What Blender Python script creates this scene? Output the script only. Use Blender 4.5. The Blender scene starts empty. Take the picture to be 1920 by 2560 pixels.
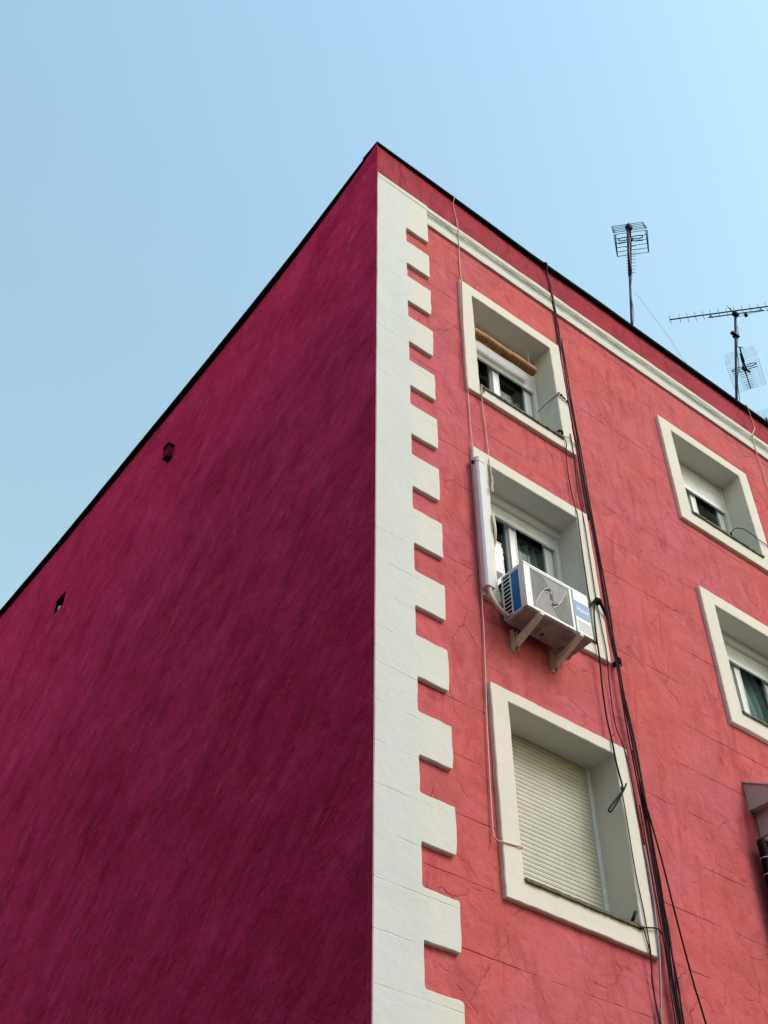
import bpy, bmesh, math, random
from mathutils import Vector, Matrix
random.seed(7)
scene = bpy.context.scene
C = scene.collection
R = math.radians

# ------------------------------------------------------------------ camera
cd = bpy.data.cameras.new('camera'); cam = bpy.data.objects.new('camera', cd); C.objects.link(cam)
cd.sensor_fit = 'VERTICAL'; cd.sensor_height = 24.0; cd.lens = 24.0 * 3091.0 / 2560.0
cd.clip_start = 0.1; cd.clip_end = 3000
right = Vector((0.79071540, -0.61218373, -0.00049290))
down = Vector((0.43573995, 0.56338035, -0.70194963))
fwd = Vector((0.42999983, 0.55482760, 0.71222642))
m = Matrix((( right.x, -down.x, -fwd.x, -4.466), (right.y, -down.y, -fwd.y, -5.932), (right.z, -down.z, -fwd.z, -14.015), (0, 0, 0, 1)))
cam.matrix_world = m
scene.camera = cam

# ------------------------------------------------------------------ light
SUN_EL, SUN_AZ = R(44), R(152)          # azimuth measured clockwise from +Y (north)
w = bpy.data.worlds.new('World'); scene.world = w; w.use_nodes = True
nt = w.node_tree; bg = nt.nodes['Background']
sky = nt.nodes.new('ShaderNodeTexSky'); sky.sky_type = 'NISHITA'; sky.sun_disc = False
sky.sun_elevation = SUN_EL; sky.sun_rotation = SUN_AZ
sky.air_density = 3.9; sky.dust_density = 2.4; sky.ozone_density = 6.6; sky.altitude = 300
nt.links.new(sky.outputs[0], bg.inputs[0]); bg.inputs[1].default_value = 0.15
sd = bpy.data.lights.new('sun', 'SUN'); sd.energy = 1.12; sd.angle = R(26); sd.color = (1.0, 0.945, 0.955)
sun = bpy.data.objects.new('sun', sd); C.objects.link(sun)
sdir = Vector((math.sin(SUN_AZ) * math.cos(SUN_EL), math.cos(SUN_AZ) * math.cos(SUN_EL), math.sin(SUN_EL)))
sun.rotation_euler = sdir.to_track_quat('Z', 'Y').to_euler()
sun.location = (6, -20, 15)
vs = scene.view_settings
vs.view_transform = 'Standard'; vs.look = 'None'; vs.exposure = 0.70; vs.gamma = 1.0
scene.cycles.max_bounces = 6; scene.cycles.diffuse_bounces = 4; scene.cycles.transparent_max_bounces = 8

# ------------------------------------------------------------------ materials
class N:
    """small helper for building a node material"""
    def __init__(s, name):
        s.m = bpy.data.materials.new(name); s.m.use_nodes = True; s.t = s.m.node_tree
        s.b = s.t.nodes['Principled BSDF']; s.co = s.t.nodes.new('ShaderNodeTexCoord').outputs['Object']
    def new(s, typ, **k):
        n = s.t.nodes.new(typ)
        for a, v in k.items(): setattr(n, a, v)
        return n
    def put(s, sock, v):
        if hasattr(v, 'links'): s.t.links.new(v, sock)
        else: sock.default_value = v
    def mapped(s, scale=(1, 1, 1), rot=(0, 0, 0), loc=(0, 0, 0), vec=None):
        n = s.new('ShaderNodeMapping'); s.put(n.inputs[0], vec or s.co)
        n.inputs['Scale'].default_value = scale; n.inputs['Rotation'].default_value = rot; n.inputs['Location'].default_value = loc
        return n.outputs[0]
    def noise(s, scale, detail=4, rough=0.55, dist=0.0, vec=None):
        n = s.new('ShaderNodeTexNoise'); s.put(n.inputs['Vector'], vec or s.co)
        n.inputs['Scale'].default_value = scale; n.inputs['Detail'].default_value = detail
        n.inputs['Roughness'].default_value = rough; n.inputs['Distortion'].default_value = dist
        return n.outputs[0]
    def ramp(s, f, a, b, lo=0.0, hi=1.0):
        n = s.new('ShaderNodeMapRange'); s.put(n.inputs[0], f); n.clamp = True
        for i, v in zip((1, 2, 3, 4), (a, b, lo, hi)): n.inputs[i].default_value = v
        return n.outputs[0]
    def math(s, op, a, b=0.0):
        n = s.new('ShaderNodeMath', operation=op); s.put(n.inputs[0], a); s.put(n.inputs[1], b); return n.outputs[0]
    def mix(s, f, a, b, mode='MIX'):
        n = s.new('ShaderNodeMix', data_type='RGBA', blend_type=mode)
        s.put(n.inputs[0], f)
        for i, v in ((6, a), (7, b)):
            if isinstance(v, tuple): v = v + (1,) if len(v) == 3 else v
            s.put(n.inputs[i], v)
        return n.outputs[2]
    def sep(s):
        n = s.new('ShaderNodeSeparateXYZ'); s.put(n.inputs[0], s.co); return n.outputs
    def bump(s, h, strength, dist, prev=None):
        n = s.new('ShaderNodeBump'); n.inputs['Strength'].default_value = strength; n.inputs['Distance'].default_value = dist
        s.put(n.inputs['Height'], h)
        if prev is not None: s.put(n.inputs['Normal'], prev)
        return n.outputs[0]
    def done(s, col, rough=0.8, normal=None, spec=0.3, metal=0.0):
        s.put(s.b.inputs['Base Color'], col + (1,) if isinstance(col, tuple) else col)
        s.put(s.b.inputs['Roughness'], rough); s.b.inputs['Specular IOR Level'].default_value = spec
        s.b.inputs['Metallic'].default_value = metal
        if normal is not None: s.put(s.b.inputs['Normal'], normal)
        return s.m

def plain(name, col, rough=0.6, var=0.15, scale=9.0, spec=0.4, metal=0.0, bump=0.0):
    n = N(name); f = n.noise(scale, 5)
    d = tuple(c * (1 - var) for c in col); u = tuple(min(1, c * (1 + var)) for c in col)
    nm = n.bump(n.noise(scale * 9, 3), bump, 0.003) if bump else None
    return n.done(n.mix(n.ramp(f, 0.3, 0.7), d, u), rough, nm, spec, metal)

def mat_facade(name, cA, cB, dark, lines=True, stain=0.5):
    n = N(name)
    base = n.mix(n.ramp(n.noise(0.55, 4, 0.55, 0.9), 0.42, 0.60), cA, cB)
    mott = n.ramp(n.noise(2.2, 6, 0.62, 0.8), 0.38, 0.72)
    col = n.mix(n.math('MULTIPLY', mott, 0.8), base, tuple(c * 0.72 for c in cB))
    st = n.mapped((3.2, 1, 0.75), (0, R(14), 0))
    streak = n.ramp(n.noise(1.1, 7, 0.68, 1.6, st), 0.52, 0.78)
    col = n.mix(n.math('MULTIPLY', streak, stain), col, dark)
    smear = n.ramp(n.noise(2.6, 8, 0.74, 2.2, n.mapped((1.0, 1, 0.8), loc=(9, 2, 4), vec=n.mapped((1, 1, 1), (0, R(38), 0)))), 0.53, 0.70)
    col = n.mix(n.math('MULTIPLY', smear, 0.42), col, tuple(c * 0.9 for c in dark))
    pale = n.ramp(n.noise(3.4, 7, 0.7, 1.0, n.mapped(loc=(4, 4, 4))), 0.56, 0.72)
    col = n.mix(n.math('MULTIPLY', pale, 0.35), col, tuple(min(1, c * 1.12 + 0.035) for c in cA))
    speck = n.ramp(n.noise(30, 4, 0.75), 0.56, 0.76)
    col = n.mix(n.math('MULTIPLY', speck, 0.42), col, dark)
    # hair cracks: warped cell edges, seen only in patches
    wv = n.new('ShaderNodeVectorMath', operation='ADD'); wn = n.new('ShaderNodeTexNoise'); n.put(wn.inputs[0], n.co); wn.inputs['Scale'].default_value = 3.0; wn.inputs['Detail'].default_value = 5
    ws = n.new('ShaderNodeVectorMath', operation='SCALE'); n.put(ws.inputs[0], wn.outputs['Color']); ws.inputs['Scale'].default_value = 0.34
    n.put(wv.inputs[0], n.mapped((1.25, 0.0, 0.9))); n.put(wv.inputs[1], ws.outputs[0])
    vo = n.new('ShaderNodeTexVoronoi', feature='DISTANCE_TO_EDGE'); n.put(vo.inputs['Vector'], wv.outputs[0]); vo.inputs['Scale'].default_value = 1.5
    crack = n.ramp(vo.outputs['Distance'], 0.002, 0.013, 1.0, 0.0)
    crack = n.math('MULTIPLY', crack, n.ramp(n.noise(2.4, 5, 0.7), 0.46, 0.66))
    h = n.math('MULTIPLY', crack, -0.6)
    col = n.mix(n.math('MULTIPLY', crack, 0.42), col, tuple(c * 0.55 for c in dark))
    if lines:   # day joints of the render, level and broken
        z = n.sep()[2]
        zz = n.math('ADD', z, n.math('MULTIPLY', n.noise(3.0, 4), 0.035))
        fr = n.math('FRACT', n.math('MULTIPLY', zz, 1.0 / 0.52))
        ln = n.ramp(n.math('ABSOLUTE', n.math('SUBTRACT', fr, 0.5)), 0.004, 0.013, 1.0, 0.0)
        ln = n.math('MULTIPLY', ln, n.ramp(n.noise(1.3, 3, 0.6, 0.0, n.mapped((1, 1, 2.5), loc=(3, 1, 7))), 0.42, 0.58))
        col = n.mix(n.math('MULTIPLY', ln, 0.7), col, tuple(c * 0.45 for c in dark))
        h = n.math('SUBTRACT', h, n.math('MULTIPLY', ln, 0.6))
    h = n.math('ADD', h, n.noise(9, 6, 0.6, 0.5))
    nm = n.bump(h, 0.8, 0.018)
    nm = n.bump(n.noise(48, 5, 0.72), 0.6, 0.006, nm)
    return n.done(col, 0.85, nm, 0.10)

def mat_side(name):
    n = N(name)
    a, b, d, p = (0.68, 0.044, 0.165), (0.55, 0.030, 0.115), (0.26, 0.010, 0.056), (0.74, 0.105, 0.225)
    tl = n.mapped((1, 1, 1), (R(-34), 0, 0))
    st = n.mapped((1, 1.55, 1.0), vec=tl)
    col = n.mix(n.ramp(n.noise(0.6, 6, 0.65, 0.8), 0.36, 0.66), a, b)
    lump = n.noise(1.0, 5, 0.55, 0.2, st)
    trowel = n.noise(2.6, 4, 0.55, 0.3, n.mapped((1, 1.4, 1.0), loc=(1, 7, 3), vec=tl))
    ridge = n.noise(4.2, 4, 0.55, 0.25, n.mapped((1, 1.7, 0.9), loc=(6, 2, 8), vec=n.mapped((1, 1, 1), (R(-20), 0, 0))))
    col = n.mix(n.math('MULTIPLY', n.ramp(lump, 0.48, 0.70), 0.45), col, d)  # dark and pale trowel tones from here: relief shading put into the colour
    col = n.mix(n.math('MULTIPLY', n.ramp(trowel, 0.52, 0.72), 0.26), col, d)
    col = n.mix(n.math('MULTIPLY', n.ramp(ridge, 0.57, 0.68), n.ramp(n.noise(0.9, 3), 0.42, 0.6, 0.05, 0.38)), col, p)
    col = n.mix(n.math('MULTIPLY', n.ramp(n.noise(2.0, 6, 0.68, 0.6, n.mapped((1, 1.2, 1), loc=(2, 5, 1), vec=tl)), 0.54, 0.72), 0.4), col, p)
    col = n.mix(n.math('MULTIPLY', n.ramp(n.noise(46, 4, 0.72), 0.46, 0.72), 0.40), col, d)
    nm = n.bump(lump, 1.0, 0.18)
    nm = n.bump(trowel, 0.9, 0.050, nm)
    nm = n.bump(ridge, 0.8, 0.022, nm)
    nm = n.bump(n.noise(60, 4, 0.7), 0.7, 0.007, nm)
    return n.done(col, 0.85, nm, 0.0)

def mat_cream(name, col, stain=(0.40, 0.38, 0.30), amount=0.35, zs=None, joints=False):
    n = N(name)
    c = n.mix(n.ramp(n.noise(1.3, 5, 0.6, 0.4), 0.35, 0.7), col, tuple(x * 0.93 for x in col))
    warm = n.ramp(n.noise(2.6, 6, 0.65, 1.0), 0.55, 0.75)
    c = n.mix(n.math('MULTIPLY', warm, 0.35), c, (col[0], col[1] * 0.92, col[2] * 0.80))
    s = n.ramp(n.noise(18, 6, 0.72, 0.5), 0.60, 0.80)
    s = n.math('MULTIPLY', s, n.ramp(n.noise(1.6, 3), 0.4, 0.65))
    c = n.mix(n.math('MULTIPLY', s, amount), c, stain)
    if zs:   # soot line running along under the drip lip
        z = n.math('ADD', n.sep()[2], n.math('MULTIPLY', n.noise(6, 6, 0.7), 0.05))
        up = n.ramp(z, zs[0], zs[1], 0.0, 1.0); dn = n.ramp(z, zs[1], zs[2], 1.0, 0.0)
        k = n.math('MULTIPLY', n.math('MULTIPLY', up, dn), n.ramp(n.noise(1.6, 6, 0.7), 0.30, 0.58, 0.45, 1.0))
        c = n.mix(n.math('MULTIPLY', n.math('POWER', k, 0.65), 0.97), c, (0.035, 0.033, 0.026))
    h = n.noise(11, 6, 0.62)
    if joints:   # the teeth were painted in a warmer batch than the strip
        tx = n.ramp(n.math('ADD', n.sep()[0], n.math('MULTIPLY', n.noise(7, 4), 0.10)), 0.40, 0.62)
        c = n.mix(n.math('MULTIPLY', tx, 0.75), c, n.mix(0.5, c, (0.72, 0.66, 0.57), 'MIX'))
    if joints:   # block joints showing faintly through the paint
        zz = n.math('ADD', n.sep()[2], n.math('MULTIPLY', n.noise(4, 4), 0.02))
        fr = n.math('FRACT', n.math('MULTIPLY', zz, 1 / 0.36))
        ln = n.math('MULTIPLY', n.ramp(n.math('ABSOLUTE', n.math('SUBTRACT', fr, 0.5)), 0.004, 0.02, 1.0, 0.0), n.ramp(n.noise(1.9, 4, 0.6), 0.44, 0.62))
        c = n.mix(n.math('MULTIPLY', ln, 0.35), c, (0.25, 0.25, 0.22)); h = n.math('SUBTRACT', h, n.math('MULTIPLY', ln, 0.5))
    nm = n.bump(h, 0.45, 0.012)
    nm = n.bump(n.noise(150, 3, 0.6), 0.18, 0.002, nm)
    return n.done(c, 0.8, nm, 0.3)

def mat_glass():
    mm = bpy.data.materials.new('window glass'); mm.use_nodes = True; t = mm.node_tree
    t.nodes.remove(t.nodes['Principled BSDF'])
    tr = t.nodes.new('ShaderNodeBsdfTransparent'); tr.inputs[0].default_value = (0.78, 0.86, 0.86, 1)
    gl = t.nodes.new('ShaderNodeBsdfGlossy'); gl.inputs['Roughness'].default_value = 0.02
    fr = t.nodes.new('ShaderNodeFresnel'); fr.inputs[0].default_value = 1.5
    mx = t.nodes.new('ShaderNodeMixShader')
    ge = t.nodes.new('ShaderNodeNewGeometry'); iv = t.nodes.new('ShaderNodeMath'); iv.operation = 'SUBTRACT'; iv.inputs[0].default_value = 1.0
    ml = t.nodes.new('ShaderNodeMath'); ml.operation = 'MULTIPLY'
    t.links.new(ge.outputs['Backfacing'], iv.inputs[1]); t.links.new(iv.outputs[0], ml.inputs[0]); t.links.new(fr.outputs[0], ml.inputs[1])
    t.links.new(ml.outputs[0], mx.inputs[0]); t.links.new(tr.outputs[0], mx.inputs[1]); t.links.new(gl.outputs[0], mx.inputs[2])
    t.links.new(mx.outputs[0], t.nodes['Material Output'].inputs[0]); return mm

def mat_bamboo():
    n = N('reed blind')
    x = n.sep()
    band = n.ramp(n.noise(26, 4, 0.6, 0.2, n.mapped((0.12, 1, 1))), 0.35, 0.7)
    c = n.mix(band, (0.42, 0.18, 0.04), (0.13, 0.045, 0.008))
    c = n.mix(n.ramp(n.noise(9, 3), 0.55, 0.75), c, (0.34, 0.19, 0.07))
    return n.done(c, 0.6, n.bump(n.noise(70, 3, 0.6, 0, n.mapped((0.1, 1, 1))), 0.7, 0.01), 0.35)

M = {}
M['facade'] = mat_facade('salmon render', (0.560, 0.126, 0.160), (0.575, 0.118, 0.118), (0.31, 0.030, 0.048), True, 0.78)
M['parapet'] = mat_facade('parapet render', (0.37, 0.024, 0.044), (0.37, 0.046, 0.072), (0.13, 0.006, 0.014), False, 1.0)
M['side'] = mat_side('maroon render')
M['cream'] = mat_cream('cream paint', (0.70, 0.668, 0.615), (0.36, 0.32, 0.25), amount=0.75)
M['quoin'] = mat_cream('pale quoin paint', (0.60, 0.63, 0.645), (0.34, 0.33, 0.28), amount=0.7, joints=True)
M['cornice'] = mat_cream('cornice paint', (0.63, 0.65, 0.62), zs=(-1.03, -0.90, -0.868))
M['panel'] = mat_cream('enclosure render', (0.52, 0.49, 0.48), amount=0.5)
M['coping'] = plain('dark zinc', (0.003, 0.003, 0.004), 0.8, 0.3, spec=0.02)
M['stub'] = plain('dark maroon', (0.16, 0.012, 0.032), 0.9, 0.4, 20, spec=0.0)  # darker than the maroon of the side wall
M['roof'] = plain('roof felt', (0.09, 0.085, 0.08), 0.9, 0.3, 3)
M['pvc'] = plain('white frame', (0.72, 0.74, 0.76), 0.4, 0.05)
M['slat'] = plain('white slats', (0.76, 0.79, 0.83), 0.5, 0.06)
M['slat_cream'] = plain('cream slats', (0.50, 0.495, 0.415), 0.5, 0.08)
M['glass'] = mat_glass()
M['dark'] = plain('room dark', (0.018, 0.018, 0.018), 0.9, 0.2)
M['curtain'] = plain('grey green curtain', (0.44, 0.54, 0.53), 0.9, 0.1, 4)
M['reflection'] = plain('pale blue reflection', (0.52, 0.66, 0.78), 0.9, 0.06, 4)  # tone of the light-blue reflection in the top near panes
M['sill'] = plain('mossy sill tile', (0.105, 0.098, 0.070), 0.8, 0.5, 22, bump=0.5)
M['black'] = plain('black rubber', (0.004, 0.004, 0.005), 0.6, 0.3, spec=0.1)
M['cable'] = plain('sun worn black cable', (0.022, 0.014, 0.018), 0.8, 0.5, 6, spec=0.1)
M['purple'] = plain('wall-shade purple cable', (0.060, 0.018, 0.034), 0.7, 0.3, 5, spec=0.1)  # purple of the shadowed wall beside the cables, put into the colour
M['greyc'] = plain('grey cable', (0.22, 0.23, 0.27), 0.5, 0.15)
M['cord'] = plain('pinkish cord', (0.66, 0.42, 0.38), 0.7, 0.1)
M['rope'] = plain('cream rope', (0.62, 0.56, 0.46), 0.8, 0.1, 30)
M['duct'] = plain('white duct', (0.70, 0.70, 0.78), 0.7, 0.05, spec=0.15)
M['hose'] = plain('cream hose', (0.62, 0.56, 0.48), 0.6, 0.1)
M['ac'] = plain('white enamel', (0.72, 0.75, 0.78), 0.35, 0.05, 5)
M['acgrey'] = plain('fan guard grey', (0.31, 0.30, 0.305), 0.6, 0.08, spec=0.1)
M['wire'] = plain('fan guard wire', (0.55, 0.55, 0.55), 0.5, 0.05)
M['rim'] = plain('fan guard rim', (0.62, 0.64, 0.66), 0.5, 0.05)
M['blue'] = plain('blue side film', (0.004, 0.14, 0.46), 0.5, 0.1, spec=0.1)
M['badge'] = plain('badge blue', (0.10, 0.24, 0.52), 0.35, 0.05)
M['pan'] = plain('shaded dusty base pan', (0.30, 0.25, 0.235), 0.7, 0.25, 12)  # white pan, dusty and in shadow; the shade is part of this colour
M['brk'] = plain('beige bracket', (0.68, 0.61, 0.50), 0.6, 0.14)
M['bamboo'] = mat_bamboo()
M['mast'] = plain('dark blue mast', (0.010, 0.020, 0.045), 0.6, 0.25, 6, spec=0.15)
M['antb'] = plain('blue grey alloy', (0.012, 0.045, 0.09), 0.5, 0.15, spec=0.2)
M['alu'] = plain('aluminium rod', (0.07, 0.14, 0.20), 0.5, 0.1, spec=0.3)
M['mesh'] = plain('light reflector wire', (0.25, 0.34, 0.42), 0.5, 0.1, spec=0.3)
M['bird'] = plain('bird dark', (0.03, 0.03, 0.035), 0.8, 0.2)
nn = N('dark brick'); bt = nn.new('ShaderNodeTexBrick'); nn.put(bt.inputs[0], nn.mapped((1, 1, 1), (R(90), 0, R(90)))); bt.inputs['Scale'].default_value = 4.0
for k_, c_ in (('Color1', (0.06, 0.028, 0.02, 1)), ('Color2', (0.045, 0.022, 0.017, 1)), ('Mortar', (0.06, 0.055, 0.05, 1))): bt.inputs[k_].default_value = c_
M['brick'] = nn.done(bt.outputs[0], 0.9, nn.bump(bt.outputs[1], 0.4, 0.01), 0.2)
M['asphalt'] = plain('asphalt', (0.05, 0.05, 0.052), 0.9, 0.2, 3, bump=0.4)

# ------------------------------------------------------------------ mesh helpers
def link(name, bm, mat, parent=None, smooth=False, bevel=0.0):
    me = bpy.data.meshes.new(name); bm.normal_update(); bm.to_mesh(me); bm.free()
    for mt in (mat if isinstance(mat, (list, tuple)) else [mat]): me.materials.append(mt)
    if smooth:
        for p in me.polygons: p.use_smooth = True
    o = bpy.data.objects.new(name, me); C.objects.link(o)
    if parent is not None: o.parent = parent
    if bevel:
        b = o.modifiers.new('edge', 'BEVEL'); b.width = bevel; b.segments = 2; b.limit_method = 'ANGLE'
    return o
def tag(o, label=None, cat=None, group=None, kind=None):
    for k, v in (('label', label), ('category', cat), ('group', group), ('kind', kind)):
        if v: o[k] = v
    return o
def empty(name, loc=(0, 0, 0)):
    o = bpy.data.objects.new(name, None); o.location = loc; C.objects.link(o); o.empty_display_size = 0.2; return o
def box(bm, x0, x1, y0, y1, z0, z1, mi=0, mtx=None):
    vs_ = [bm.verts.new(Vector(p) if mtx is None else mtx @ Vector(p)) for p in
           ((x0, y0, z0), (x1, y0, z0), (x1, y1, z0), (x0, y1, z0), (x0, y0, z1), (x1, y0, z1), (x1, y1, z1), (x0, y1, z1))]
    for f in ((0, 3, 2, 1), (4, 5, 6, 7), (0, 1, 5, 4), (1, 2, 6, 5), (2, 3, 7, 6), (3, 0, 4, 7)):
        bm.faces.new([vs_[i] for i in f]).material_index = mi
def boxes(name, lst, mat, parent=None, bevel=0.0, mtx=None):
    bm = bmesh.new()
    for b in lst: box(bm, *b[:6], mi=(b[6] if len(b) > 6 else 0), mtx=mtx)
    return link(name, bm, mat, parent, bevel=bevel)
def smooth_path(pts, sub=6):
    P = [Vector(p) for p in pts]
    if len(P) < 3: return P
    out = []
    for i in range(len(P) - 1):
        p0, p1, p2, p3 = P[max(i - 1, 0)], P[i], P[i + 1], P[min(i + 2, len(P) - 1)]
        for k in range(sub):
            t = k / sub
            out.append(0.5 * ((2 * p1) + (p2 - p0) * t + (2 * p0 - 5 * p1 + 4 * p2 - p3) * t * t + (3 * p1 - p0 - 3 * p2 + p3) * t ** 3))
    return out + [P[-1]]
def tube(bm, pts, r, seg=8, sub=6, r1=None, cap=True):
    P = smooth_path(pts, sub) if sub else [Vector(p) for p in pts]
    P = [p for i, p in enumerate(P) if i == 0 or (p - P[i - 1]).length > 1e-5]
    n = None; rings = []
    for i, p in enumerate(P):
        t = (P[min(i + 1, len(P) - 1)] - P[max(i - 1, 0)]).normalized()
        if n is None: n = t.orthogonal().normalized()
        else:
            n = n - t * n.dot(t)
            n = n.normalized() if n.length > 1e-6 else t.orthogonal().normalized()
        b = t.cross(n); rr = r if r1 is None else r + (r1 - r) * i / max(1, len(P) - 1)
        rings.append([bm.verts.new(p + (n * math.cos(a) + b * math.sin(a)) * rr) for a in (2 * math.pi * k / seg for k in range(seg))])
    for a, b in zip(rings, rings[1:]):
        for k in range(seg): bm.faces.new((a[k], a[(k + 1) % seg], b[(k + 1) % seg], b[k])).smooth = True
    if cap:
        bm.faces.new(rings[0][::-1]); bm.faces.new(rings[-1])
def rod(bm, a, b, r, seg=6): tube(bm, [a, b], r, seg, 0)
def tubes(name, paths, mat, parent=None, sub=6):
    bm = bmesh.new()
    for pts, r in paths: tube(bm, pts, r, 8, sub)
    return link(name, bm, mat, parent)
def prism_x(bm, prof, x0, x1, seg=1, jit=0.0):
    """closed profile in (y, z) run along x, with a slightly uneven line"""
    rings = []
    for i in range(seg + 1):
        x = x0 + (x1 - x0) * i / seg
        rings.append([bm.verts.new((x, y + (random.uniform(-jit, jit) if y < -0.001 else 0), z + random.uniform(-jit, jit))) for y, z in prof])
    n = len(prof)
    for a, b in zip(rings, rings[1:]):
        for k in range(n): bm.faces.new((a[k], a[(k + 1) % n], b[(k + 1) % n], b[k]))
    bm.faces.new(rings[0][::-1]); bm.faces.new(rings[-1])
    bmesh.ops.recalc_face_normals(bm, faces=bm.faces)

# ------------------------------------------------------------------ ground
GZ = -15.615
bm = bmesh.new(); s = 400
bm.faces.new([bm.verts.new(p) for p in ((-s, -s, GZ), (s, -s, GZ), (s, s, GZ), (-s, s, GZ))])
tag(link('ground', bm, M['asphalt']), kind='structure')

# ------------------------------------------------------------------ the building
B = empty('apartment_building', (0, 0, GZ))
tag(B, 'crimson and salmon apartment block with cream corner quoins and deep framed windows', 'building')
def part(o):
    if o.parent is None: o.parent = B
    o.matrix_parent_inverse = Matrix.Translation((0, 0, -GZ)); return o
XE = 12.0     # far end of the street front
WIN = [  # outer x0,x1,z0,z1, inner x0,x1,z0,z1
    (1.210, 2.778, -3.912, -1.921, 1.384, 2.606, -3.750, -2.101),
    (1.208, 2.782, -6.798, -4.825, 1.392, 2.612, -6.635, -4.985),
    (1.200, 2.782, -9.670, -7.748, 1.392, 2.616, -9.468, -7.876),
    (4.489, 6.182, -3.803, -1.962, 4.700, 5.992, -3.590, -2.126),
    (4.483, 6.182, -6.702, -4.878, 4.696, 5.992, -6.492, -5.057)]
# street wall: one sheet with the five openings left out
xs = sorted({0.0, XE} | {v for W_ in WIN for v in (W_[4] - .03, W_[5] + .03)} | {i * 1.0 for i in range(1, 12)})
zs = sorted({GZ, -0.20} | {v for W_ in WIN for v in (W_[6] - .03, W_[7] + .03)} | {-i * 1.0 for i in range(1, 16)})
bm = bmesh.new(); V = {(x, z): bm.verts.new((x, 0, z)) for x in xs for z in zs}
for i in range(len(xs) - 1):
    for j in range(len(zs) - 1):
        cx, cz = (xs[i] + xs[i + 1]) / 2, (zs[j] + zs[j + 1]) / 2
        if any(W_[4] - .03 < cx < W_[5] + .03 and W_[6] - .03 < cz < W_[7] + .03 for W_ in WIN): continue
        bm.faces.new((V[xs[i], zs[j]], V[xs[i + 1], zs[j]], V[xs[i + 1], zs[j + 1]], V[xs[i], zs[j + 1]]))
part(link('street_wall', bm, M['facade'])) ['label'] = 'salmon rendered street wall with hair cracks'
# side wall, with the sagging top line and the square vent hole
SIDE = [(-0.042, -0.050), (0.20, -0.128), (0.5, -0.218), (0.73, -0.272), (1.19, -0.373), (1.6, -0.440), (2.12, -0.505), (2.9, -0.580), (3.68, -0.629),
        (5.42, -0.700), (7.23, -0.777), (7.89, -0.795), (9.96, -0.800), (16.0, -0.81)]
def side_over(y):
    T = [(-0.042, 0.004), (0.2, 0.016), (0.5, 0.030), (0.73, 0.035), (1.19, 0.042), (2.12, 0.055), (2.9, 0.060), (99, 0.060)]
    for (a, va), (b, vb) in zip(T, T[1:]):
        if y <= b: return va + (vb - va) * max(0, (y - a)) / (b - a)
FRONT = [(-0.004, -0.050, -0.042, 0.026), (0.3, -0.072, -0.049, 0.032), (1.185, -0.106, -0.058, 0.044), (2.0, -0.152, -0.066, 0.052), (2.754, -0.184, -0.072, 0.058),
         (3.76, -0.170, -0.072, 0.058), (5.5, -0.182, -0.072, 0.058), (7.195, -0.194, -0.072, 0.058), (12.05, -0.21, -0.072, 0.058)]
def front_low(x):
    for p, q in zip(FRONT, FRONT[1:]):
        if x <= q[0]:
            t = max(0, (x - p[0]) / (q[0] - p[0])); return (p[1] - p[3]) * (1 - t) + (q[1] - q[3]) * t
    return -0.27
def side_z(y):
    for (a, za), (b, zb) in zip(SIDE, SIDE[1:]):
        if a <= y <= b: return za + (zb - za) * (y - a) / (b - a)
    return SIDE[-1][1]
bm = bmesh.new(); rg = []
for k in range(61):
    x = 0.006 + (XE - 0.006) * k / 60; t = front_low(x) + 0.004; j = random.uniform(-.0018, .0018)
    rg.append([bm.verts.new((x, y, z)) for y, z in ((0.02, -0.79), (-0.018 + j, -0.79), (-0.018 - j, t), (0.02, t))])
for a, b in zip(rg, rg[1:]):
    for k in range(4): bm.faces.new((a[k], a[(k + 1) % 4], b[(k + 1) % 4], b[k]))
bm.faces.new(rg[0][::-1]); bm.faces.new(rg[-1]); bmesh.ops.recalc_face_normals(bm, faces=bm.faces)
part(link('parapet', bm, M['parapet']))['label'] = 'deep red rendered parapet band'
XS = 0.004; HOLE = (7.205, 7.495, -2.545, -2.280)
ys = sorted({-0.036, 16.0} | {y for y, _ in SIDE if -0.03 < y < 15.9} | {HOLE[0], HOLE[1]} | {float(i) for i in range(9, 16)})
lev = [GZ, -8.0, -4.0, HOLE[2], HOLE[3], -1.2]
bm = bmesh.new()
cols = [[bm.verts.new((XS, y, z)) for z in lev] + [bm.verts.new((XS, y, side_z(y) - min(0.03, 0.012 + 0.008 * max(0, y))))] for y in ys]
for i in range(len(ys) - 1):
    for j in range(len(lev)):
        if HOLE[0] < (ys[i] + ys[i + 1]) / 2 < HOLE[1] and j == 3: continue
        bm.faces.new((cols[i + 1][j], cols[i][j], cols[i][j + 1], cols[i + 1][j + 1]))
# return at the corner, butting against the quoin
c0 = cols[0]; c1 = [bm.verts.new((XS + 0.003, -0.0365, v.co.z)) for v in c0]
for j in range(len(c0) - 1): bm.faces.new((c0[j], c1[j], c1[j + 1], c0[j + 1]))
part(link('side_wall', bm, M['side']))['label'] = 'windowless maroon side wall with trowel marks'
bm = bmesh.new(); y0, y1, z0, z1 = HOLE
A = [bm.verts.new((XS, *p)) for p in ((y0, z0), (y1, z0), (y1, z1), (y0, z1))]
D = [bm.verts.new((XS + 0.35, *p)) for p in ((y0, z0), (y1, z0), (y1, z1), (y0, z1))]
for k in range(4): bm.faces.new((A[k], A[(k + 1) % 4], D[(k + 1) % 4], D[k]))
bm.faces.new(D)
part(link('vent_hole', bm, M['black']))
part(boxes('broken_pipe', [(XS - 0.012, XS + 0.05, 7.30, 7.345, -2.575, -2.50)], M['rope'], bevel=0.008))
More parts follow.
